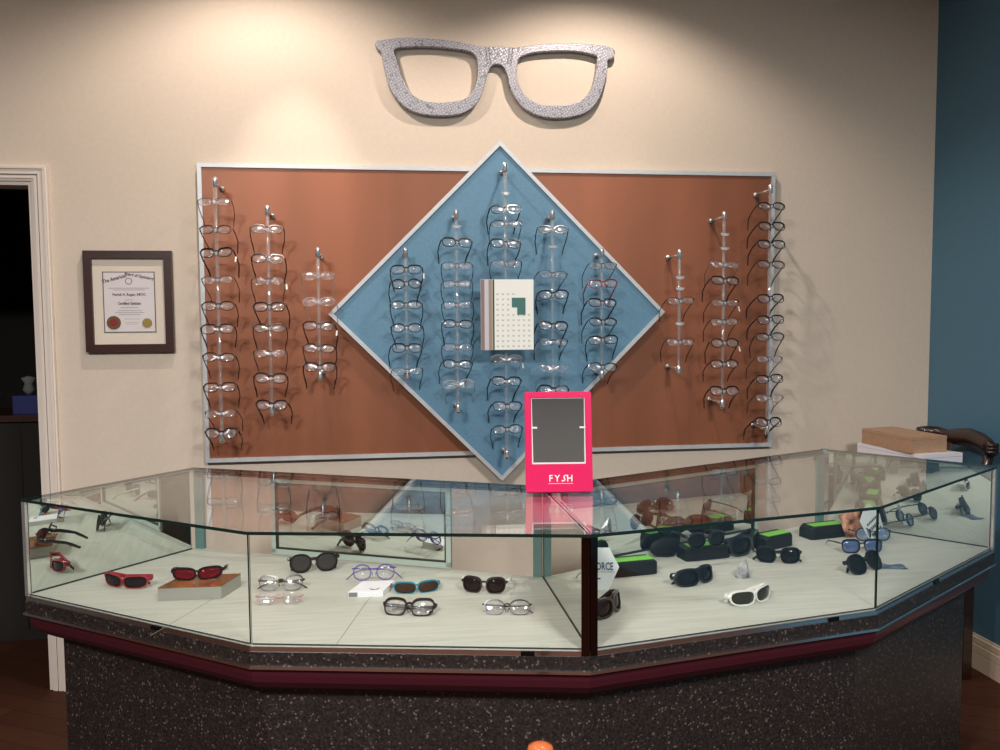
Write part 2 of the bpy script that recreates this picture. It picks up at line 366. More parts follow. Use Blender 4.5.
# sliding mirror doors at the back, with frames and tracks
def sdoor(P, Q, t0, t1):
    P, Q = Vector(P), Vector(Q); d = (Q-P).normalized(); a, c = P+(Q-P)*t0, P+(Q-P)*t1
    if d.x < 0: pass
    r = part('sliding_mirror_door', (lambda b_: (pane(b_, a, c, zb+.012, zt-.014, .005), b_)[1])(bmesh.new()), [mirror_m, teal_edge])
    nf = Vector((d.y, -d.x)); nf = nf if nf.y < 0 else -nf
    fr = bmesh.new()
    for p, q, z0, z1 in ((a, a+d*.016, zb+.008, zt-.012), (c-d*.016, c, zb+.008, zt-.012), (a, c, zb+.004, zb+.022), (a, c, zt-.024, zt-.01)):
        pane(fr, p+nf*.004, q+nf*.004, z0, z1, .008, 0)
    bmesh.ops.transform(fr, matrix=inv, verts=fr.verts)
    obj('door_frame', fr, mat('pale_green_frame', S(176, 190, 180), .3), r)
    gk = bmesh.new()
    for p, q, z0, z1 in ((a+d*.016, a+d*.020, zb+.022, zt-.024), (c-d*.020, c-d*.016, zb+.022, zt-.024), (a+d*.016, c-d*.016, zb+.022, zb+.025)):
        pane(gk, p+nf*.006, q+nf*.006, z0, z1, .006, 0)
    bmesh.ops.transform(gk, matrix=inv, verts=gk.verts); obj('door_gasket', gk, mat('dark_gasket', S(20, 28, 26), .5), r)
sdoor(iRL, iRC, .245, .76)
sdoor(iRC, iRR, .05, .715)
for P, Q in ((iRL, iRC), (iRC, iRR)):
    bm = bmesh.new(); pane(bm, lerp(P, Q, .01), lerp(P, Q, .99), zt-.011, zt-.001, .022, 0); part('door_track', bm, mat('dark_rail', S(74, 48, 38), .35, .3))
# corner posts
bm = bmesh.new()
for Q, s in ((FL, -1), (FR, 1)):
    p, q = Vector(C_), Vector(Q); d = (q-p).normalized(); n_ = Vector((-d.y, d.x)); n_ = n_ if n_.y < 0 else -n_
    pane(bm, p+n_*.001, p+d*(.020 if s < 0 else .018)+n_*.001, zb-.016, zt+.001, .005, 0)
part('corner_post', bm, dark_chrome)
for P, Q in ((LE, FL), (RE, FR)):
    p, q = Vector(P), Vector(Q); d = (q-p).normalized()
    bm = bmesh.new(); pane(bm, p-d*.002, p+d*.012, zb-.004, zt, .008, 0); part('end_post', bm, chrome)
# small dark plates on the chrome channel
for P, Q, t in ((LE, FL, .62), (FR, RE, .45), (C_, FR, .83), (FL, C_, .82)):
    p, q = Vector(P), Vector(Q); d = (q-p).normalized(); n_ = Vector((d.y, -d.x)); c = p+(q-p)*t+n_*.003
    bm = bmesh.new(); pane(bm, c-d*.016, c+d*.016, .7345, .7435, .004, 0); part('dark_plate', bm, mat('dark_plate_metal', S(20, 16, 16), .3, .6))
# rear corner cap on the right
bm = bmesh.new(); box(bm, RR[0]-.008, RR[0]+.008, RR[1]-.008, RR[1]+.006, ZT-.010, ZT+.003); part('corner_cap', bm, chrome)

# ------------------------------------------------------------------ boards
BW, BH, BZ = 2.45, 1.2144, .9237
bb = empty('brown_display_board', 'wide copper-brown display board with aluminium trim mounted on the back wall', 'display board', (1.2175, 0, BZ))
bm = bmesh.new(); box(bm, -BW/2+.01, BW/2-.01, -.022, -.001, .01, BH-.01); obj('panel', bm, brown, bb)
bm = bmesh.new(); h_ = BW/2
ringprism(bm, [(-h_, 0), (h_, 0), (h_, BH), (-h_, BH)], [(-h_+.017, .017), (h_-.017, .017), (h_-.017, BH-.017), (-h_+.017, BH-.017)], -.030, -.001)
obj('trim_frame', bm, alu, bb)
DCX, DCZ, DH_ = 1.2130, 1.5290, .7120
db = empty('blue_diamond_board', 'blue diamond-shaped display board with aluminium trim over the brown board', 'display board', (DCX, 0, DCZ))
bm = bmesh.new()
h2 = DH_-.012
V1 = [bm.verts.new((x, -.074, z)) for x, z in ((-h2, 0), (0, -h2), (h2, 0), (0, h2))]; V2 = [bm.verts.new((v.co.x, -.052, v.co.z)) for v in V1]
bm.faces.new(V1); bm.faces.new(V2)
for i in range(4): bm.faces.new((V1[i], V1[(i+1) % 4], V2[(i+1) % 4], V2[i]))
obj('panel', bm, blue, db)
bm = bmesh.new(); h3 = DH_-.022
ringprism(bm, [(-DH_, 0), (0, -DH_), (DH_, 0), (0, DH_)], [(-h3, 0), (0, -h3), (h3, 0), (0, h3)], -.083, -.054)
obj('trim_frame', bm, alu, db)
for x, z in ((-.3, .1), (.3, .1), (0, .4), (0, -.4)):
    bm = bmesh.new(); box(bm, x-.03, x+.03, -.052, -.0225, z-.03, z+.03); obj('mounting_block', bm, rubber, db)

# ------------------------------------------------------------------ giant glasses frame
def crom(pts, sub=4):
    out = []; n = len(pts)
    for i in range(n):
        p0, p1, p2, p3 = [Vector(pts[(i+k) % n]) for k in (-1, 0, 1, 2)]
        for s in range(sub):
            t = s/sub
            out.append(.5*((2*p1)+(p2-p0)*t+(2*p0-5*p1+4*p2-p3)*t*t+(3*p1-p0-3*p2+p3)*t**3))
    return out
out_px = [(58, 75), (80, 68), (170, 60), (300, 68), (400, 85), (440, 92), (500, 92), (560, 95), (640, 85), (760, 80), (880, 90), (912, 105), (905, 130), (888, 138), (885, 180), (870, 240), (850, 285), (820, 318), (770, 338), (700, 345), (640, 335), (590, 310), (560, 275), (540, 235), (530, 190), (515, 160), (490, 150), (468, 160), (455, 190), (445, 230), (425, 280), (390, 315), (340, 333), (260, 335), (190, 320), (140, 285), (110, 240), (90, 170), (78, 110), (62, 95)]
h1_px = [(122, 98), (180, 88), (260, 88), (350, 97), (400, 108), (420, 130), (425, 180), (415, 235), (385, 275), (330, 290), (270, 293), (210, 280), (170, 245), (145, 190), (130, 140)]
h2_px = [(575, 125), (620, 110), (700, 103), (780, 105), (845, 120), (852, 140), (845, 200), (825, 255), (780, 292), (720, 303), (650, 300), (600, 275), (570, 235), (560, 180), (565, 145)]
GY = -.05
def conv(px):
    w = [at(360+a/3.571, 20+c/3.571, 'y', GY) for a, c in px]
    return [(p.x, p.z) for p in w]
cu = bpy.data.curves.new('c', 'CURVE'); cu.dimensions = '2D'; cu.fill_mode = 'BOTH'; cu.extrude = .011; cu.bevel_depth = .003; cu.bevel_resolution = 1
cen = at(497, 75, 'y', GY)
for px in (out_px, h1_px, h2_px):
    pts = crom(conv(px)); s = cu.splines.new('POLY'); s.points.add(len(pts)-1); s.use_cyclic_u = True
    for i, p in enumerate(pts): s.points[i].co = (p.x-cen.x, p.y-cen.z, 0, 1)
t = bpy.data.objects.new('t', cu); COL.objects.link(t); bpy.context.view_layer.update()
me = bpy.data.meshes.new_from_object(t.evaluated_get(bpy.context.evaluated_depsgraph_get())); bpy.data.objects.remove(t)
me.transform(Matrix.Rotation(PI/2, 4, 'X'))
gg = empty('giant_glasses_sculpture', 'oversized silver mosaic glasses frame hung high on the back wall', 'wall decoration', (cen.x, GY+.032, cen.z))
me.materials.clear(); me.materials.append(mosaic); o = link('frame', me, mosaic, gg)
for u0, v0, u1, v1 in ((453, 92, 458, 150), (463, 94, 470, 150), (548, 96, 540, 160), (538, 95, 531, 150)):
    bm = bmesh.new(); p, q = at(360+u0/3.571, 20+v0/3.571, 'y', GY), at(360+u1/3.571, 20+v1/3.571, 'y', GY)
    tube(bm, [(p.x-cen.x, -.0145, p.z-cen.z), (q.x-cen.x, -.0145, q.z-cen.z)], .003, n=6); obj('bridge_ridge', bm, mosaic, gg)
for u, v in ((385, 42), (440, 105), (560, 112), (608, 52)):
    bm = bmesh.new(); p = at(u, v, 'y', GY); tube(bm, [(p.x-cen.x, -.0, p.z-cen.z), (p.x-cen.x, .0175, p.z-cen.z)], .004, n=8); obj('wall_pin', bm, chrome, gg)

# ------------------------------------------------------------------ eyeglasses
COLS = {'black': S(20, 19, 22), 'navy': S(24, 30, 48), 'dark brown': S(50, 30, 24), 'tortoiseshell': S(110, 62, 40), 'silver': S(150, 150, 150), 'gunmetal': S(70, 70, 74),
        'red': S(150, 28, 42), 'clear': None, 'purple': S(88, 70, 160), 'pink': S(205, 150, 142), 'white': S(232, 228, 222), 'teal': S(40, 130, 150), 'bronze': S(120, 84, 60)}
def fmat(c):
    if c == 'clear': return thin_glass('clear_frame_plastic', (.9, .9, .9, 1), 1.4, .1, .1, (.85, .85, .85, 1), .3)
    if c in ('silver', 'gunmetal', 'bronze'): return mat('frame_'+c, COLS[c], .25, .8)
    return mat('frame_'+c, COLS[c], .22, 0, coat=.3)
STY = {  # a, b, cx, power, t_low, t_up, depth, curve, temple (ra, rb)
 'rectangular': (.0255, .0185, .0335, 3.2, .0014, .0042, .0035, .6, (.0017, .0026)),
 'round': (.0235, .0205, .033, 2.2, .0022, .0028, .0035, .6, (.0016, .0022)),
 'oval': (.0255, .0180, .0335, 2.4, .0012, .0036, .003, .6, (.0015, .002)),
 'browline': (.0255, .0195, .034, 2.8, .0012, .0055, .004, .6, (.0018, .0032)),
 'rimless': (.0255, .0180, .0335, 3.0, .0005, .0005, .001, .6, (.0012, .0014)),
 'wayfarer': (.0265, .0205, .036, 3.0, .0035, .006, .005, .9, (.0022, .0055)),
 'oversized round': (.0300, .0250, .0385, 2.3, .003, .004, .005, 1.2, (.0025, .006)),
 'wraparound': (.0330, .0158, .0375, 3.1, .003, .0055, .005, 3.2, (.0028, .0075)),
 'goggle': (.0315, .0190, .037, 2.6, .006, .007, .010, 3.4, (.0035, .010)),
}
def loop(st, extra=0, n=30):
    a, b, cx, p, tl, tu = STY[st][:6]; out = []
    for i in range(n):
        th = 2*PI*i/n; c, s = math.cos(th), math.sin(th)
        x = math.copysign(abs(c)**(2/p), c); z = math.copysign(abs(s)**(2/p), s)
        t = (tl+(tu-tl)*max(0, s))*extra
        shrink = 1-.10*max(0, -z)*(1 if st not in ('round', 'oval') else 0)
        out.append(((a+t)*x*shrink, (b+t)*z+(.002*x if st in ('browline', 'wayfarer', 'wraparound') else 0)))
    return out
CACHE = {}
def bend(bm, k):
    for v in bm.verts: v.co.y += k*v.co.x**2*1.0
def glasses_meshes(st, pose):
    key = (st, pose)
    if key in CACHE: return CACHE[key]
    a, b, cx, p, tl, tu, dp, k, (ta, tb) = STY[st]
    # front
    bm = bmesh.new(); inn, out = loop(st, 0), loop(st, 1)
    for s in (-1, 1):
        ringprism(bm, [(s*(cx+x), z) for x, z in out], [(s*(cx+x), z) for x, z in inn], -dp/2, dp/2)
    zb_ = b*.35; g = cx-a-tl*.5
    r = max(.0014, tu*.55)
    tube(bm, [(-g-.001, 0, zb_), (-g*.5, -.001, zb_+.003), (0, -.0015, zb_+.0038), (g*.5, -.001, zb_+.003), (g+.001, 0, zb_)], r*.9, r, 6)
    hx = cx+a+tl
    for s in (-1, 1):
        tube(bm, [(s*(hx-.003), 0, b*.55), (s*(hx+.002), .000, b*.55), (s*(hx+.0035), .006, b*.55)], max(tb*.6, .0015), max(tb*.8, .0015), 6)
        # nose pads
        tube(bm, [(s*g*.9, .001, -.001), (s*g*.55, .006, -.004), (s*g*.6, .006, -.009)], .0011, .0013, 5)
    bend(bm, k)
    bmesh.ops.recalc_face_normals(bm, faces=bm.faces)
    fm = bpy.data.meshes.new('front_frame'); bm.to_mesh(fm); bm.free()
    lm = []
    for s in (-1, 1):
        bm = bmesh.new(); n = len(inn)
        rings = []
        for q, y in ((1, 0), (.62, -.0012), (.28, -.002)):
            rings.append([bm.verts.new((s*(cx+x*q), y, z*q)) for x, z in inn])
        back = [bm.verts.new((s*(cx+x), .0012, z)) for x, z in inn]
        for r1_, r2_ in zip(rings, rings[1:]):
            for i in range(n): bm.faces.new((r1_[i], r1_[(i+1) % n], r2_[(i+1) % n], r2_[i]))
        bm.faces.new(rings[-1]); bm.faces.new(back)
        for i in range(n): bm.faces.new((rings[0][i], back[i], back[(i+1) % n], rings[0][(i+1) % n]))
        bend(bm, k); bmesh.ops.recalc_face_normals(bm, faces=bm.faces)
        m_ = bpy.data.meshes.new('lens'); bm.to_mesh(m_); bm.free()
        for pl in m_.polygons: pl.use_smooth = True
        lm.append(m_)
    tm = []; hx += .0035; y0 = .006+k*hx*hx; z0 = b*.55
    for s in (-1, 1):
        bm = bmesh.new()
        if pose == 'rod':
            P = [(s*hx, y0, z0), (s*(hx+.002), y0+.04, z0-.001), (s*(hx), y0+.085, z0-.004), (s*(hx-.005), y0+.105, z0-.012), (s*(hx-.010), y0+.13, z0-.032)]
            f = [1.4, 1.4, 1.4, 1.6, 1.3]
        elif pose == 'open':
            P = [(s*hx, y0, z0), (s*(hx+.002), y0+.04, z0), (s*hx, y0+.085, z0-.003), (s*(hx-.004), y0+.105, z0-.010), (s*(hx-.008), y0+.132, -b-tl+tb)]
            f = [1, .9, .75, .75, .6]
        else:   # folded behind the front
            oy = y0+(.002 if s < 0 else .010)
            P = [(s*hx, y0, z0), (s*(hx-.006), oy+.004, z0), (s*(hx-.05), oy+.003, z0-.002), (s*(hx-.1), oy+.003, z0-.006), (s*(hx-.122), oy+.004, z0-.014), (s*(hx-.142), oy+.008, -b-tl+tb)]
            f = [1, 1, .85, .8, .8, .6]
        tube(bm, P, [ta*w for w in f], [tb*w for w in f], 7)
        bmesh.ops.recalc_face_normals(bm, faces=bm.faces)
        m_ = bpy.data.meshes.new('temple'); bm.to_mesh(m_); bm.free()
        for pl in m_.polygons: pl.use_smooth = True
        tm.append(m_)
    CACHE[key] = (fm, lm, tm); return CACHE[key]
INST = {}
def glasses(name, label, st, col, loc, rz=0, rx=0, ry=0, pose='open', lens=None, tcol=None, group=None, sc_=1, cat='glasses', ztouch=True, tiplabel=None):
    """first of a kind gets its meshes made, later ones share the mesh data"""
    a, b, cx, p, tl = STY[st][:5]
    key = (st, pose, col, lens, tcol)
    if key not in INST:
        fm, lm, tm = glasses_meshes(st, pose); fr = fm.copy(); fr.materials.append(fmat(col))
        ls = []
        for m_ in lm:
            q = m_.copy(); q.materials.append(MATS[lens] if lens else lens_m); ls.append(q)
        ts = []
        for m_ in tm:
            q = m_.copy(); q.materials.append(fmat(tcol or col)); ts.append(q)
        INST[key] = (fr, ls, ts)
    fr, ls, ts = INST[key]
    loc = Vector(loc)
    if pose != 'rod': loc = loc+Vector((0, 0, (b+tl)*sc_*math.cos(rx)+.0002))
    t = empty(name, label, cat, loc, rz, group, rx, ry); t.scale = (sc_,)*3
    link('front_frame', fr, None, t)
    for q in ls: link('lens', q, None, t)
    for q in ts:
        o = link('temple', q, None, t)
        if tiplabel: o['label'] = tiplabel
    return t

# ------------------------------------------------------------------ rods on the boards
RODS = [
 ('left end rod of the brown board', .086, 2.049, 1.035, .0222, [(199, 'tortoiseshell', 'rimless'), (227, 'bronze', 'oval'), (250, 'black', 'browline'), (277, 'dark brown', 'rimless'), (303, 'black', 'oval'), (326, 'black', 'rectangular'), (354, 'black', 'oval'), (384, 'dark brown', 'rectangular'), (410, 'gunmetal', 'rimless'), (430, 'black', 'browline')]),
 ('second rod from the left', .280, 1.943, 1.138, .0222, [(226.5, 'black', 'oval'), (256, 'black', 'rectangular'), (278, 'dark brown', 'rimless'), (304, 'black', 'rectangular'), (325, 'black', 'oval'), (350, 'gunmetal', 'rimless'), (375, 'black', 'browline'), (402, 'black', 'browline')]),
 ('third rod from the left', .470, 1.781, 1.274, .0222, [(273, 'clear', 'rimless'), (299, 'clear', 'oval'), (323, 'black', 'rectangular'), (345, 'black', 'oval'), (364, 'black', 'browline')]),
 ('left rod of the blue diamond', .815, 1.783, 1.269, .0742, [(267, 'black', 'rectangular'), (281, 'black', 'round'), (302, 'black', 'oval'), (325, 'navy', 'oval'), (345, 'navy', 'rectangular'), (368, 'gunmetal', 'rimless')]),
 ('rod just left of the diamond centre', 1.020, 1.935, 1.130, .0742, [(240, 'black', 'rectangular'), (263, 'gunmetal', 'rimless'), (281, 'gunmetal', 'rimless'), (302, 'navy', 'rimless'), (321, 'navy', 'oval'), (344, 'navy', 'rimless'), (361, 'navy', 'oval'), (381, 'clear', 'oval')]),
 ('centre rod of the blue diamond', 1.220, 2.125, .935, .0742, [(207, 'black', 'rectangular'), (221, 'navy', 'rimless'), (241, 'black', 'rectangular'), (261, 'gunmetal', 'rimless'), (356, 'clear', 'oval'), (378, 'black', 'rectangular'), (403, 'navy', 'rectangular'), (426, 'gunmetal', 'oval')]),
 ('rod just right of the diamond centre', 1.414, 1.935, 1.176, .0742, [(227, 'gunmetal', 'oval'), (272, 'gunmetal', 'rimless'), (292, 'black', 'rectangular'), (323, 'black', 'browline'), (339, 'gunmetal', 'rimless'), (365, 'clear', 'rimless'), (387, 'black', 'browline')]),
 ('right rod of the blue diamond', 1.622, 1.782, 1.260, .0742, [(263, 'gunmetal', 'rimless'), (281, 'red', 'rectangular'), (300, 'gunmetal', 'rectangular'), (319, 'black', 'oval'), (337, 'black', 'rectangular'), (364, 'black', 'oval')]),
 ('rod right beside the diamond corner', 1.956, 1.779, 1.275, .0222, [(298, 'black', 'rimless'), (339, 'black', 'rimless')]),
 ('second rod from the right', 2.150, 1.938, 1.127, .0222, [(262, 'silver', 'rimless'), (278, 'gunmetal', 'rectangular'), (300, 'dark brown', 'rimless'), (319, 'dark brown', 'rimless'), (340, 'black', 'round'), (361, 'black', 'oval'), (388, 'black', 'browline')]),
 ('right end rod of the brown board', 2.353, 2.053, 1.010, .0222, [(204, 'black', 'oval'), (224, 'black', 'rectangular'), (242, 'black', 'rectangular'), (262, 'dark brown', 'oval'), (296, 'black', 'rectangular'), (317, 'black', 'rectangular'), (334, 'black', 'oval'), (356, 'dark brown', 'rimless'), (376, 'black', 'rectangular'), (395, 'bronze', 'rimless'), (419, 'black', 'browline')]),
]
ORD = ['first', 'second', 'third', 'fourth', 'fifth', 'sixth', 'seventh', 'eighth', 'ninth', 'tenth', 'eleventh', 'twelfth']
RY = -.172
tagm = mat('white_price_tag', S(235, 232, 226), .6)
TAGS = {(0, 2), (1, 2), (2, 2), (5, 4), (9, 2), (9, 4), (3, 0)}
for ri, (rname, x, z1, z0, ys, lst) in enumerate(RODS):
    t = empty('eyeglass_rod', 'clear acrylic eyeglass rod with chrome end caps, the '+rname, 'display rod', (x, 0, z0), 0, None)
    hh = z1-z0
    bm = bmesh.new(); tube(bm, [(0, RY, .012), (0, RY, hh-.012)], .0070, n=14); obj('pole', bm, acrylic, t, True)
    for zc, s in ((hh, 1), (0, -1)):
        bm = bmesh.new(); lathe(bm, [(.0001, .012*s), (.006, .0105*s), (.0095, .006*s), (.0100, 0), (.0100, -.024*s), (.0085, -.027*s)], (0, RY, zc), 18); obj('end_cap', bm, chrome, t, True)
        bm = bmesh.new(); zz = zc-.014*s
        tube(bm, [(0, RY+.008, zz), (0, -ys-.010, zz)], .0062, n=12)
        tube(bm, [(0, -ys-.012, zz), (0, -ys-.0005, zz)], .0115, n=18)
        obj('standoff', bm, chrome, t, True)
    for py in {4: (225,), 5: (192,), 6: (245,), 8: (276, 287, 322), 9: (233, 247)}.get(ri, ()):   # rests left empty
        px0 = 500+(x-1.22)*235
        for _ in range(3):
            P = at(px0, py, 'y', RY); px0 += (x-P.x)*250
        bm = bmesh.new(); z = P.z-z0
        box(bm, -.008, .008, RY-.015, RY-.004, z-.014, z-.002)
        for q in (-1, 1): tube(bm, [(q*.004, RY-.013, z-.010), (q*.012, RY-.012, z-.008), (q*.018, RY-.010, z-.003)], [.0022, .0022, .0012], [.0045, .005, .002], 6)
        obj('nose_rest', bm, clear_rest, t)
    for gi, (py, col, st) in enumerate(lst):
        # height on the rod from the photograph's row
        px0 = 500+(x-1.22)*235
        for _ in range(3):
            P = at(px0, py, 'y', RY); px0 += (x-P.x)*250
        z = P.z-.006
        bm = bmesh.new()   # clear nose rest
        box(bm, -.008, .008, RY-.015, RY-.004, z-z0-.014, z-z0-.002)
        for q in (-1, 1):
            tube(bm, [(q*.004, RY-.013, z-z0-.010), (q*.014, RY-.012, z-z0-.007), (q*.025, RY-.010, z-z0+.001)], [.0022, .0022, .0012], [.0045, .005, .002], 6)
        obj('nose_rest', bm, clear_rest, t)
        lab = f'{col} {st} eyeglasses, {ORD[gi]} from top on the {rname}'
        tilt = math.radians(-29+random.uniform(-5, 5))
        g = glasses('eyeglasses', lab, st, col, (x+random.uniform(-.002, .002), RY-.020, z-.006), math.radians(random.uniform(-7, 7)), tilt, math.radians(random.uniform(-3, 3)), 'rod', group='eyeglasses on the wall rods', cat='eyeglasses')
        if (ri, gi) in TAGS:
            bm = bmesh.new(); box(bm, .066, .072, .03, .0306, -.024, 0); o = obj('price_tag', bm, tagm, g); o['label'] = 'small white price tag'

# ------------------------------------------------------------------ panel on the centre rod
pt = empty('centre_panel', 'small rectangular panel with striped left edge and teal mark on the centre rod', 'display panel', (1.220, -.205, 1.379))  # stripes, white area and marks are flat colours set on the backing
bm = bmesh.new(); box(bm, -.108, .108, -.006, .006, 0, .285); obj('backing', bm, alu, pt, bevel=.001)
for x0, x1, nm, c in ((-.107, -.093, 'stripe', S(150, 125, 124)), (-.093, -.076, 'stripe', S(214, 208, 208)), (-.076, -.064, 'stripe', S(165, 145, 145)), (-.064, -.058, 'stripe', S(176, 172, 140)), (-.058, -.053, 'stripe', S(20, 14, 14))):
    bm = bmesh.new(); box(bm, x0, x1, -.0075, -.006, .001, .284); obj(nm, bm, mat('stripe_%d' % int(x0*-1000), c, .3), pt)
bm = bmesh.new(); box(bm, -.053, .107, -.0075, -.006, .001, .284); obj('white_field', bm, mat('white_field', S(252, 252, 244), .35), pt)
bm = bmesh.new(); box(bm, .018, .074, -.0085, -.0075, .172, .211); box(bm, .040, .074, -.0085, -.0075, .142, .172); o = obj('teal_mark', bm, mat('teal_flat', S(66, 120, 112), .5), pt)
bm = bmesh.new()
for j in range(11):
    for i in range(7):
        if (j in (7, 8) and i > 2) or (j in (9, 10) and i > 3): continue
        cx, cz = -.040+i*.0215, .012+j*.021
        for s in (-1, 1):
            v4 = [bm.verts.new((cx+s*dx, -.0080, cz+dz)) for dx, dz in ((0, 0), (.002, 0), (.005, .007), (.003, .007))]; bm.faces.new(v4)
obj('small_marks', bm, mat('grey_flat', S(150, 150, 138), .6), pt)

# ------------------------------------------------------------------ diploma
dp = empty('framed_diploma', 'dark wood framed certificate hanging on the back wall beside the doorway', 'picture frame', (-.287, 0, 1.382))
W2, HH = .169, .405
darkwood = noisy('dark_frame_wood', S(62, 32, 26), S(48, 24, 20), 30, .35, vec=(1, 1, 6))
bm = bmesh.new(); fw = .031
ringprism(bm, [(-W2, 0), (W2, 0), (W2, HH), (-W2, HH)], [(-W2+fw, fw), (W2-fw, fw), (W2-fw, HH-fw), (-W2+fw, HH-fw)], -.026, -.001); obj('frame', bm, darkwood, dp, bevel=.002)
bm = bmesh.new(); box(bm, -W2+fw-.004, W2-fw+.004, -.012, -.002, fw-.004, HH-fw+.004); obj('mat_board', bm, mat('cream_mat', S(226, 214, 196), .7), dp)
bm = bmesh.new(); cz0, cz1 = .078, .322; box(bm, -.100, .100, -.0135, -.012, cz0, cz1); obj('border_line', bm, mat('border_ink', S(80, 66, 66), .6), dp)
bm = bmesh.new(); box(bm, -.0965, .0965, -.0142, -.0135, cz0+.0035, cz1-.0035); obj('certificate', bm, mat('certificate_paper', S(222, 214, 214), .7), dp)
ink = mat('certificate_ink', S(70, 62, 66), .7); ink2 = mat('faint_ink', S(150, 140, 146), .7)
ty = -.0146
text('lettering', 'The American', .021, ink, (-.052, ty, .288), dp, (PI/2, -.28, 0), .0002, .8, bold=.0004)
text('lettering', 'Board of Opticianry', .017, ink, (.040, ty, .299), dp, (PI/2, .20, 0), .0002, .82, bold=.0004)
text('lettering', 'Patrick A. Rogan, ABOC', .0145, ink, (0, ty, .226), dp, (PI/2, 0, 0), .0002, .88, bold=.0003)
text('lettering', 'Certified Optician', .0155, ink, (0, ty, .190), dp, (PI/2, 0, 0), .0002, .78, bold=.0004)
bm = bmesh.new()
for z, w in ((.256, .078), (.249, .062), (.209, .016), (.178, .034), (.166, .046), (.158, .056), (.150, .042)):
    box(bm, -w, w, -.0145, -.0142, z-.0010, z+.0010)
obj('text_lines', bm, ink2, dp)
bm = bmesh.new()
for z, w in ((.132, .030), (.118, .028), (.112, .022)): box(bm, -w+.008, w+.008, -.0145, -.0142, z-.0006, z+.0006)
obj('signature_line', bm, ink2, dp)
def disc(name, x, z, rr, m, y0=-.0165, y1=-.0142, n=28, parent=dp):
    bm = bmesh.new(); tube(bm, [(x, y1, z), (x, y0, z)], rr, n=n); return obj(name, bm, m, parent)
disc('seal', -.062, .118, .027, mat('brown_gold_seal', S(118, 84, 56), .4, .4)); disc('seal_centre', -.062, .118, .015, mat('red_seal', S(130, 26, 30), .5), -.0175, -.0165)
disc('seal', .066, .116, .019, mat('gold_seal', S(170, 145, 84), .35, .6)); disc('crest', 0, .284, .014, ink2, -.0146, -.0142); disc('crest_centre', 0, .284, .010, MATS['certificate_paper'], -.0148, -.0146)

# ------------------------------------------------------------------ pink mirror on the glass
pm = empty('countertop_mirror', 'bright pink framed countertop mirror standing on the glass top', 'mirror', (1.196, -1.335, ZT+.0003), math.radians(-6))
pink = mat('hot_pink_plastic', S(218, 26, 90), .3)
tilt = Matrix.Rotation(math.radians(-9), 4, 'X')
def pmpart(name, bm, m, **k):
    bmesh.ops.transform(bm, matrix=Matrix.Translation((0, 0, .004)) @ tilt, verts=bm.verts); return obj(name, bm, m, pm, **k)
pw, ph = .094, .281
bm = bmesh.new(); ringprism(bm, [(-pw, 0), (pw, 0), (pw, ph), (-pw, ph)], [(-pw+.018, .078), (pw-.018, .078), (pw-.018, ph-.017), (-pw+.018, ph-.017)], -.009, .009); pmpart('frame', bm, pink, bevel=.0015)
bm = bmesh.new(); box(bm, -pw+.016, pw-.016, -.002, .004, .076, ph-.015); pmpart('mirror_glass', bm, mat('mirror_dark', (.80, .80, .79, 1), .03, 1))
bm = bmesh.new()
ringprism(bm, [(-pw+.0185, .0785), (pw-.0185, .0785), (pw-.0185, ph-.0175), (-pw+.0185, ph-.0175)], [(-pw+.022, .083), (pw-.022, .083), (pw-.020, ph-.0185), (-pw+.020, ph-.0185)], -.006, -.001)
for s in (-1, 1): box(bm, s*(pw-.026)-.008, s*(pw-.026)+.008, -.0075, -.004, .178, .183)
pmpart('inner_lip', bm, mat('pale_lip', S(225, 220, 216), .3))
bm = bmesh.new(); box(bm, -pw+.006, pw-.006, .006, .060, 0, .004); obj('foot', bm, pink, pm, bevel=.002)
bm = bmesh.new(); tube(bm, [(0, .056, .004), (0, .038, .13)], .012, .004, n=8, up=Vector((1, 0, 0))); obj('back_strut', bm, pink, pm)
wh = mat('white_print', S(240, 235, 235), .5)
def lett(s, x, sh=0.):
    o = text('lettering', s, .026, wh, (0, 0, 0), pm, (PI/2, 0, 0), .0003, .95, sh, bold=.0003)
    o.matrix_local = Matrix.Translation((0, 0, .004)) @ tilt @ Matrix.Translation((x, -.0096, .030)) @ Matrix.Rotation(PI/2, 4, 'X')
lett('F', -.024); lett('Y', -.006); lett('S', .010, .45); lett('H', .029)
bm = bmesh.new(); box(bm, -.030, .038, -.0099, -.0094, .0235, .0245); pmpart('underline', bm, wh)

# ------------------------------------------------------------------ lenses for the case
def glossy(name, c, metal=0.0, rough=.06): return mat(name, c, rough, metal, spec=.14)
glossy('dark_lens', S(22, 22, 24)); glossy('brown_lens', S(62, 48, 40)); glossy('red_lens', S(150, 36, 48), .7, .12); glossy('blue_lens', S(110, 128, 170), .6, .15)
glossy('grey_lens', S(60, 62, 62)); glossy('green_lens', S(48, 46, 34))
MATS['tinted_pale_blue'] = thin_glass('tinted_pale_blue', (.55, .66, .80, 1), 1.4, .08, .1, (.4, .5, .7, 1), .25)
Z = ZD
def P(u, v, z=Z): return at(u, v, 'z', z)
def deg(a): return math.radians(a)
# left half
glasses('sunglasses', 'red wraparound sunglasses lying on the deck at the left end of the case', 'wraparound', 'red', P(123, 588), deg(-24), pose='folded', lens='dark_lens', cat='sunglasses')
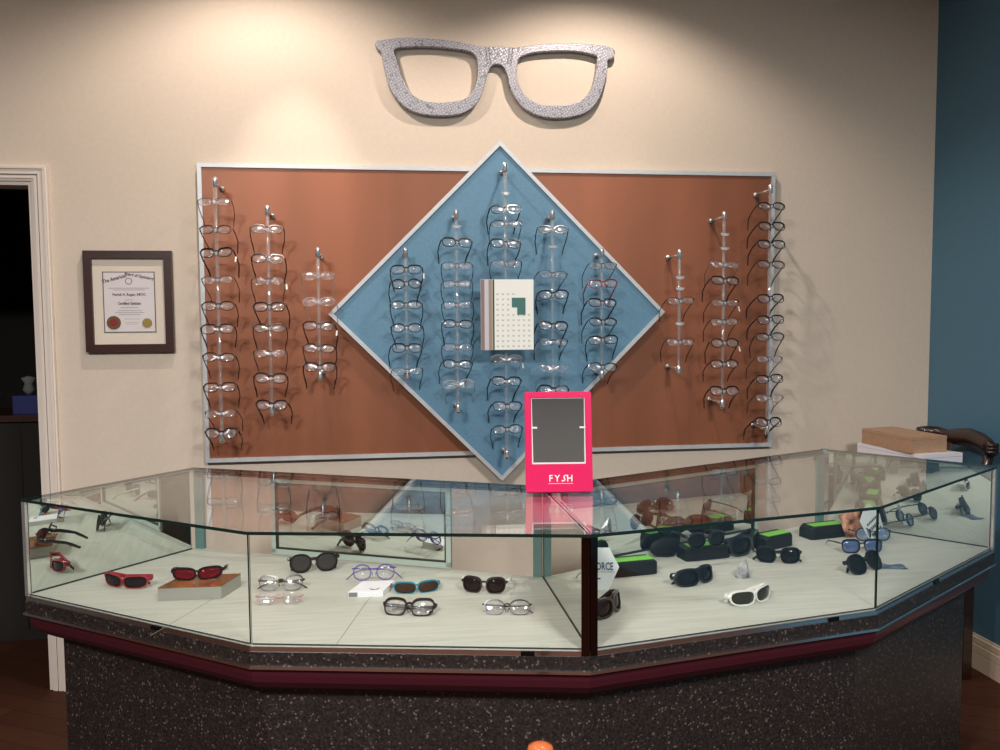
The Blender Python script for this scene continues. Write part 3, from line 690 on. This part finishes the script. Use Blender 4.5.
# block
bl = empty('display_block', 'silver-sided display block with a brown top carrying red-lensed sunglasses', 'display stand', P(198, 594), deg(-3))
bm = bmesh.new(); v8 = [(-.093, -.05, 0), (.075, -.05, 0), (.105, .06, 0), (-.058, .06, 0)]
prism(bm, [(a, c) for a, c, _ in v8], 0, .034); obj('body', bm, mat('brushed_silver_side', S(170, 170, 162), .3, .5), bl)
bm = bmesh.new(); prism(bm, [(a, c) for a, c, _ in v8], .034, .037); obj('brown_top', bm, noisy('brown_block_top', S(150, 96, 54), S(120, 72, 42), 9, .2, vec=(4, 1, 1)), bl)
glasses('sunglasses', 'black wraparound sunglasses with red mirrored lenses on the silver display block', 'wraparound', 'black', P(197, 580, Z+.037), deg(2), deg(-8), pose='open', lens='red_lens', cat='sunglasses', sc_=.92)
glasses('sunglasses', 'large rounded black sunglasses near the back of the left half', 'oversized round', 'black', P(314, 572), deg(6), deg(-8), pose='folded', lens='grey_lens', cat='sunglasses')
glasses('eyeglasses', 'dark brown rectangular eyeglasses lying above the pale pink pair in the case', 'browline', 'dark brown', P(281, 590), deg(-4), deg(-25), pose='folded', cat='eyeglasses')
glasses('eyeglasses', 'thin pale pink eyeglasses lying in front of the dark brown pair', 'rimless', 'pink', P(279, 604), deg(-3), deg(-35), pose='folded', cat='eyeglasses')
bk = empty('white_booklet', 'white box-shaped display card lying under the purple eyeglasses', 'booklet', P(371, 592), deg(-2))
bm = bmesh.new(); prism(bm, [(-.060, -.042), (.035, -.045), (.066, .048), (-.026, .052)], 0, .016); obj('body', bm, mat('booklet_white', S(244, 244, 248), .3), bk, bevel=.001)
bm = bmesh.new(); box(bm, -.0585, -.035, -.0432, -.0425, .002, .014); obj('grey_label', bm, mat('grey_label', S(130, 128, 128), .5), bk)
bm = bmesh.new()
for a, c in (((-.004, -.020), (.012, -.030)), ((.012, -.030), (.026, -.018)), ((.000, -.032), (.022, -.028))): tube(bm, [(a[0], a[1], .0165), (c[0], c[1], .0165)], .0009, n=5)
obj('printed_sketch', bm, mat('sketch_ink', S(90, 90, 110), .5), bk)
glasses('eyeglasses', 'purple round eyeglasses lying on the white booklet', 'round', 'purple', P(374, 580, Z+.0165), deg(-3), deg(-12), pose='folded', cat='eyeglasses')
glasses('sunglasses', 'teal-topped sport sunglasses with bright red temple tips', 'wraparound', 'teal', P(417, 593), deg(4), deg(-14), pose='open', lens='brown_lens', tcol='red', cat='sunglasses', tiplabel='red temple', sc_=.86)
glasses('eyeglasses', 'glossy black thick-rimmed eyeglasses lying in front of the teal sunglasses', 'wayfarer', 'black', P(409, 614), deg(-14), deg(-42), pose='folded', cat='eyeglasses')
glasses('sunglasses', 'black square sunglasses with white temples, right of the teal pair', 'wayfarer', 'black', P(484, 593), deg(-18), deg(-5), pose='open', lens='dark_lens', tcol='white', cat='sunglasses', tiplabel='white temple', sc_=.92)
glasses('eyeglasses', 'thin silver wire eyeglasses lying near the front right of the left half', 'oval', 'gunmetal', P(507, 614), deg(-10), deg(-30), pose='folded', cat='eyeglasses')
# right half
glasses('sunglasses', 'black wraparound goggles lying close behind the centre post', 'goggle', 'black', P(612, 614), deg(48), deg(-10), pose='folded', lens='dark_lens', cat='sunglasses')
def hexsign(name, lab, loc, rz, rx, w, h, m):
    t = empty(name, lab, 'sign', loc, rz, rx=rx)
    pts = [(-w*.5, h*.12), (-w*.5, h*.80), (0, h), (w*.28, h), (w*.5, h*.55), (w*.26, 0), (-w*.1, 0)]
    bm = bmesh.new(); A = [bm.verts.new((x, -.0012, z)) for x, z in pts]; B = [bm.verts.new((x, .0012, z)) for x, z in pts]
    bm.faces.new(A); bm.faces.new(B)
    for i in range(len(pts)): bm.faces.new((A[i], A[(i+1) % len(pts)], B[(i+1) % len(pts)], B[i]))
    obj('board', bm, m, t); return t
paper = mat('sign_paper', S(218, 224, 222), .5)
s1 = hexsign('force_sign', 'white hexagonal sign lettered FORCE standing behind the centre post', P(597, 590), deg(-10), deg(-6), .125, .118, paper)
inkb = mat('blue_ink', S(52, 84, 112), .5)
text('lettering', 'FORCE', .030, inkb, (.017, -.0016, .056), s1, sx=.62, bold=.0007)
bm = bmesh.new(); box(bm, -.034, .050, -.0018, -.0012, .050, .0512); box(bm, -.01, .01, -.0018, -.0012, .030, .034); obj('underline', bm, inkb, s1)
bm = bmesh.new(); tube(bm, [(-.01, .001, .06), (-.01, .035, .0)], .002, n=6); obj('easel_leg', bm, rubber, s1)
green = mat('lime_green_strip', S(122, 200, 70), .5)
def case(lab, loc, rz, l=.155, w=.07, h=.045):
    t = empty('sunglasses_case', lab, 'glasses case', loc, rz)
    bm = bmesh.new(); prof = [(-w*.5, 0), (w*.5, 0), (w*.5, h*.8), (w*.36, h), (-w*.44, h), (-w*.5, h*.90)]
    xs = (-l*.5, -l*.5+.012, l*.5-.012, l*.5); rings = []
    for i, x in enumerate(xs):
        k = .82 if i in (0, 3) else 1
        rings.append([bm.verts.new((x, y*k, z*(k if z > 0 else 1))) for y, z in prof])
    for a, c in zip(rings, rings[1:]):
        for j in range(6): bm.faces.new((a[j], a[(j+1) % 6], c[(j+1) % 6], c[j]))
    bm.faces.new(rings[0]); bm.faces.new(rings[-1]); obj('shell', bm, rubber, t, bevel=.001)
    bm = bmesh.new(); box(bm, -l*.5+.014, l*.5-.010, -w*.42, w*.14, h-.001, h+.0012); obj('green_strip', bm, green, t)
    bm = bmesh.new(); box(bm, -l*.5+.02, l*.5-.02, -w*.505, -w*.495, h*.48, h*.50); obj('lid_seam', bm, black_pl, t)
    return t
case('black glasses case with lime strip lying beside the FORCE sign', P(629, 573), deg(8))
case('black glasses case with lime strip beneath a pair of black sunglasses', P(703, 557), deg(9))
glasses('sunglasses', 'black round-lensed sunglasses set on top of a lime-striped case', 'oversized round', 'black', P(707, 548, Z+.0475), deg(10), deg(0), pose='open', lens='dark_lens', cat='sunglasses', sc_=.9)
case('black glasses case with lime strip behind the upright visor sunglasses', P(772, 546), deg(24), .13)
case('black glasses case with lime strip standing alone by the rear opening', P(823, 536), deg(12))
def pill(name, lab, loc, rz, a, b_, c_, rx=0):
    t = empty(name, lab, 'glasses case', loc, rz, rx=rx)
    bm = bmesh.new(); bmesh.ops.create_icosphere(bm, subdivisions=3, radius=1)
    for v in bm.verts:
        v.co = Vector((math.copysign(abs(v.co.x)**.8, v.co.x)*a, v.co.y*b_, v.co.z*c_))
    obj('shell', bm, rubber, t, True)
    bm = bmesh.new(); n = 32; tube(bm, [(math.copysign(abs(math.cos(2*PI*i/n))**.8, math.cos(2*PI*i/n))*a*1.003, math.sin(2*PI*i/n)*b_*1.003, 0) for i in range(n)], .0008, n=5, closed=True)
    obj('zip_seam', bm, black_pl, t); return t
p_ = P(666, 557); pill('black_oval', 'black oval shape standing near the back mirror of the right half', p_+Vector((0, .004, .0315)), deg(14), .058, .012, .030)  # plain black ellipsoid close to the sliding mirror door
p_ = P(667, 556); pill('lens_pouch', 'small flat black oval pouch on the deck between two lime-striped cases', p_+Vector((0, -.004, .004)), deg(10), .022, .014, .004)
# cord lying across
a_, b__ = P(616, 560), P(662, 553)
bm = bmesh.new(); mid = (a_+b__)/2; tube(bm, [a_+Vector((0, 0, .003)), mid+Vector((0, .01, .012)), b__+Vector((-.02, .0, .006))], [.0015, .004, .0015], .0015, 6); tag(obj('eyewear_strap', bm, rubber), 'thin black strap lying on the deck behind the case nearest the FORCE sign', 'strap')
glasses('sunglasses', 'large black visor sunglasses standing on edge beside the lime-striped cases', 'goggle', 'black', P(750, 553), deg(38), deg(-4), deg(0), pose='folded', lens='dark_lens', cat='sunglasses', sc_=1.3)
glasses('sunglasses', 'black square-lensed sunglasses in front of the visor sunglasses', 'wayfarer', 'black', P(778, 563), deg(-18), deg(-8), pose='folded', lens='dark_lens', cat='sunglasses', sc_=1.0)
glasses('sunglasses', 'black wrap goggles lying in front of the round-lensed sunglasses', 'goggle', 'black', P(698, 584), deg(26), deg(-16), pose='folded', lens='dark_lens', cat='sunglasses')
glasses('sunglasses', 'white-framed sport sunglasses lying nearest the front glass', 'wraparound', 'white', P(755, 603), deg(24), deg(-8), pose='folded', lens='green_lens', cat='sunglasses', sc_=1.05)
# crystal
bm = bmesh.new(); p_ = P(743, 577)
pts = [Vector((-.024, -.006, 0)), Vector((-.010, -.016, 0)), Vector((.014, -.014, 0)), Vector((.020, .004, 0)), Vector((.004, .018, 0)), Vector((-.018, .014, 0)), Vector((-.027, -.004, .014)), Vector((.022, 0, .020)), Vector((-.012, .012, .03)), Vector((.004, -.012, .034)), Vector((.012, 0, .054)), Vector((.016, .006, .040))]
for q in pts: bm.verts.new(q)
bmesh.ops.convex_hull(bm, input=bm.verts)
cr = obj('crystal_rock', bm, noisy('grey_crystal', S(190, 190, 192), S(110, 108, 112), 40, .15, .3)); cr.location = p_; cr.rotation_euler = (0, 0, .3)
tag(cr, 'small pointed silvery crystal rock on the deck behind the white sunglasses', 'crystal')
# right end cluster
glasses('sunglasses', 'black-framed glasses with blue mirrored lenses by the right front corner', 'rectangular', 'black', P(862, 553), deg(-6), deg(-8), pose='open', lens='blue_lens', cat='sunglasses', sc_=1.08)
glasses('sunglasses', 'black cat-eye sunglasses lying beside a pale blue cloth', 'oversized round', 'black', P(866, 571), deg(26), deg(-30), pose='folded', lens='dark_lens', cat='sunglasses', sc_=1.1)
glasses('sunglasses', 'grey glasses with pale blue lenses below the portrait card', 'round', 'gunmetal', P(873, 541), deg(-8), deg(-6), pose='open', lens='tinted_pale_blue', cat='sunglasses')
bm = bmesh.new(); n = 8; q0 = P(893, 567); grid = [[bm.verts.new((x*.011-.04, y*.008-.024, .002+.0025*math.sin(x*1.3)*math.cos(y*1.1))) for x in range(n)] for y in range(7)]
for y in range(6):
    for x in range(n-1): bm.faces.new((grid[y][x], grid[y][x+1], grid[y+1][x+1], grid[y+1][x]))
r_ = bmesh.ops.solidify(bm, geom=bm.faces[:], thickness=.001)
cl = obj('cleaning_cloth', bm, noisy('blue_cloth', S(92, 116, 150), S(150, 165, 182), 30, .6), smooth=True); cl.location = q0; cl.rotation_euler = (0, 0, -.25); tag(cl, 'pale blue lens cloth lying right of the cat-eye sunglasses', 'cloth')
# portrait card + hexagon flyer leaning on the end mirror
cardm = mat('portrait_print', S(120, 92, 70), .5); N, L, b = nodes(cardm)
v = coords(N, L, (1, 1, 1)); n_ = N.new('ShaderNodeTexNoise'); n_.inputs['Scale'].default_value = 26; n_.inputs['Detail'].default_value = 2; L.new(v, n_.inputs['Vector'])
r = ramp(N, [(.36, S(70, 48, 36)), (.5, S(190, 130, 100)), (.62, S(225, 176, 150))]); L.new(n_.outputs['Fac'], r.inputs['Fac']); L.new(r.outputs['Color'], b.inputs['Base Color'])
pc = empty('portrait_card', 'brown picture card with warm orange tones leaning behind the glasses at right', 'card', P(857, 537), deg(14), rx=deg(-14), ry=deg(-12))
bm = bmesh.new(); box(bm, -.045, .045, -.001, .001, 0, .092); obj('print', bm, cardm, pc)
bm = bmesh.new(); box(bm, -.002, .002, 0.001, .03, 0, .06); obj('easel_back', bm, rubber, pc)
fl = hexsign('hexagon_flyer', 'white hexagonal flyer with dark lettering leaning beside the portrait card', P(881, 539), deg(28), deg(-16), .10, .125, paper); fl.rotation_euler[1] = deg(-24)
inkd = mat('dark_ink', S(52, 56, 62), .6)
for i, (z, s) in enumerate(((.072, .011), (.052, .016), (.034, .011))):
    bm = bmesh.new()
    for k in range(6): box(bm, -.030+k*.010, -.024+k*.010+.001, -.0018, -.0012, z-s*.4, z+s*.3)
    obj('lettering', bm, inkd, fl)

# ------------------------------------------------------------------ boxes and armchair behind the right end
tb = empty('wall_shelf', 'dark wall shelf hidden behind the right end of the case, under the boxes', 'shelf', (2.83, 0, 0))
bm = bmesh.new(); box(bm, -.17, .17, -.55, -.001, .85, .88); obj('board', bm, darkwood, tb, bevel=.003)
for sx in (-1, 1):
    bm = bmesh.new(); box(bm, sx*.14-.008, sx*.14+.008, -.020, -.001, .62, .85); tube(bm, [(sx*.14, -.02, .64), (sx*.14, -.36, .845)], .006, n=6); obj('bracket', bm, rubber, tb)
# white box
def slantbox(name, lab, pts, z0, z1, m, lidgap=True):
    c = Vector((sum(p[0] for p in pts)/4, sum(p[1] for p in pts)/4)); t = empty(name, lab, 'box', (c.x, c.y, z0))
    bm = bmesh.new(); q = [(p[0]-c.x, p[1]-c.y) for p in pts]; prism(bm, q, 0, z1-z0); obj('carton', bm, m, t, bevel=.0015)
    bm = bmesh.new(); k = inset(q, -.0006); prism(bm, k, (z1-z0)*.80, (z1-z0)*.81); obj('lid_seam', bm, mat(name+'_seam', S(110, 90, 76), .7), t)
    return t
slantbox('white_box', 'flat white box under the brown cardboard box, behind the glass case', [(2.768, -.18), (2.83, -.54), (3.03, -.51), (2.92, -.14)], .8805, .954, mat('white_card', S(226, 222, 228), .5))
slantbox('cardboard_box', 'flat brown cardboard box resting on the white box at the right', [(2.776, -.20), (2.814, -.50), (2.98, -.48), (2.94, -.17)], .9545, 1.020, noisy('kraft_card', S(176, 140, 110), S(168, 132, 104), 50, .7))
OX, OY = 3.02, -.36
ch = empty('wooden_armchair', 'dark carved wooden armchair against the teal wall behind the case', 'chair', (OX, OY, 0))
CHW = noisy('carved_dark_wood', S(50, 25, 18), S(30, 15, 12), 14, .3, vec=(1, 1, 3), coat=.4)
def W(u, v, y): q = at(u, v, 'y', y); return (q.x-OX, q.y-OY, q.z)
bm = bmesh.new(); tube(bm, [W(917, 431, -.17), W(926, 431, -.18), W(936, 432, -.20), W(948, 436, -.25), W(958, 437, -.30), W(970, 437, -.37), W(980, 441, -.44), W(988, 446, -.50), W(993, 451, -.55)], [.014, .022, .024, .026, .028, .030, .028, .026, .020], [.018, .024, .026, .028, .036, .038, .038, .034, .028], 12); obj('crest_rail', bm, CHW, ch, True)
for k in range(3):
    bm = bmesh.new(); c = W(993, 448, -.56); tube(bm, [(c[0]-.028, c[1]-.006, c[2]+.012-.014*k), (c[0]+.014, c[1]-.010, c[2]+.012-.014*k)], .0085, n=8); obj('carved_knuckle', bm, CHW, ch, True)
bm = bmesh.new(); p0 = W(985, 446, -.50); tube(bm, [p0, W(988, 458, -.50), W(982, 480, -.50), (W(966, 600, -.47)[0], p0[1]+.03, .70)], [.018, .022, .018, .018], n=10); obj('arm_post', bm, CHW, ch, True)
bm = bmesh.new(); p1 = W(950, 438, -.26); tube(bm, [p1, (p1[0]-.06, p1[1], .70), (-.04, p1[1], .45)], [.030, .032, .034], [.012, .012, .012], n=8, up=Vector((1, 0, 0))); obj('back_splat', bm, CHW, ch)
q_x = W(966, 600, -.47)[0]-.02; bm = bmesh.new(); box(bm, -.34, q_x, -.12, .25, .40, .45); obj('seat', bm, CHW, ch, bevel=.01)
q = W(966, 600, -.47); bm = bmesh.new(); box(bm, q[0]-.020, q[0]+.020, q[1]-.02, q[1]+.02, 0, .70); obj('leg', bm, CHW, ch, bevel=.004)
for sx, sy in ((-.31, -.07), (-.05, -.07), (-.31, .22)):
    bm = bmesh.new(); tube(bm, [(sx, sy, .40), (sx, sy, 0)], [.02, .014], n=8); obj('leg', bm, CHW, ch)

# ------------------------------------------------------------------ post top at the bottom edge, tissue box
st = at(538.5, 742, 'z', .70)
t = empty('wooden_stand', 'orange-brown glossy wooden post cap at the bottom edge before the counter', 'stand', (st.x, st.y-.02, 0))
orange = mat('varnished_orange_wood', S(190, 96, 50), .18, 0, coat=.6)
bm = bmesh.new(); lathe(bm, [(.020, .655), (.025, .672), (.026, .692), (.023, .702), (.012, .706), (.0005, .707)], n=24); obj('post_cap', bm, orange, t, True)
bm = bmesh.new(); lathe(bm, [(.042, .640), (.044, .650), (.034, .656), (.022, .657)], n=24); obj('collar', bm, rubber, t, True)
bm = bmesh.new(); lathe(bm, [(.014, .02), (.012, .3), (.014, .642)], n=16); obj('post', bm, darkwood, t, True)
bm = bmesh.new(); lathe(bm, [(.12, 0), (.12, .012), (.05, .022), (.014, .03)], n=28); obj('base', bm, darkwood, t, True)
# tissue box on a dark cabinet in the unlit room
tc = at(34, 412, 'y', .72)
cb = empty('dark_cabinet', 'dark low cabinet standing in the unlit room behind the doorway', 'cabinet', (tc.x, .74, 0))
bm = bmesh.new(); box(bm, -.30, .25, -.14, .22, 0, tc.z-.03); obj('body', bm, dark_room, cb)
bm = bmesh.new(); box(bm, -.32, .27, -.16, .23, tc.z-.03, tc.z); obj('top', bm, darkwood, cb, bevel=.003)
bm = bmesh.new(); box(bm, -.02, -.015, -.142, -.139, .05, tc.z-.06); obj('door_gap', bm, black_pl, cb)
tx = empty('tissue_box', 'blue tissue box with a white tissue in the dark doorway', 'tissue box', (tc.x-.01, .70, tc.z))
bm = bmesh.new(); box(bm, -.055, .055, -.055, .055, 0, .085); obj('carton', bm, mat('blue_carton', S(36, 46, 110), .5), tx, bevel=.002)
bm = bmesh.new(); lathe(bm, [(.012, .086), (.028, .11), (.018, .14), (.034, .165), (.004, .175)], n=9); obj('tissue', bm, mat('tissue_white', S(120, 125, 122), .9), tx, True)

# ------------------------------------------------------------------ world + view
w = bpy.data.worlds.new('world'); sc.world = w; w.use_nodes = True
w.node_tree.nodes['Background'].inputs[0].default_value = (.5, .5, .5, 1); w.node_tree.nodes['Background'].inputs[1].default_value = .02
sc.view_settings.view_transform = 'Standard'; sc.view_settings.look = 'None'; sc.view_settings.gamma = 1; sc.view_settings.exposure = 0
sc.view_settings.use_curve_mapping = False
sc.cycles.transparent_max_bounces = 24; sc.cycles.max_bounces = 10; sc.cycles.caustics_reflective = False; sc.cycles.caustics_refractive = False
sc.cycles.sample_clamp_indirect = 6
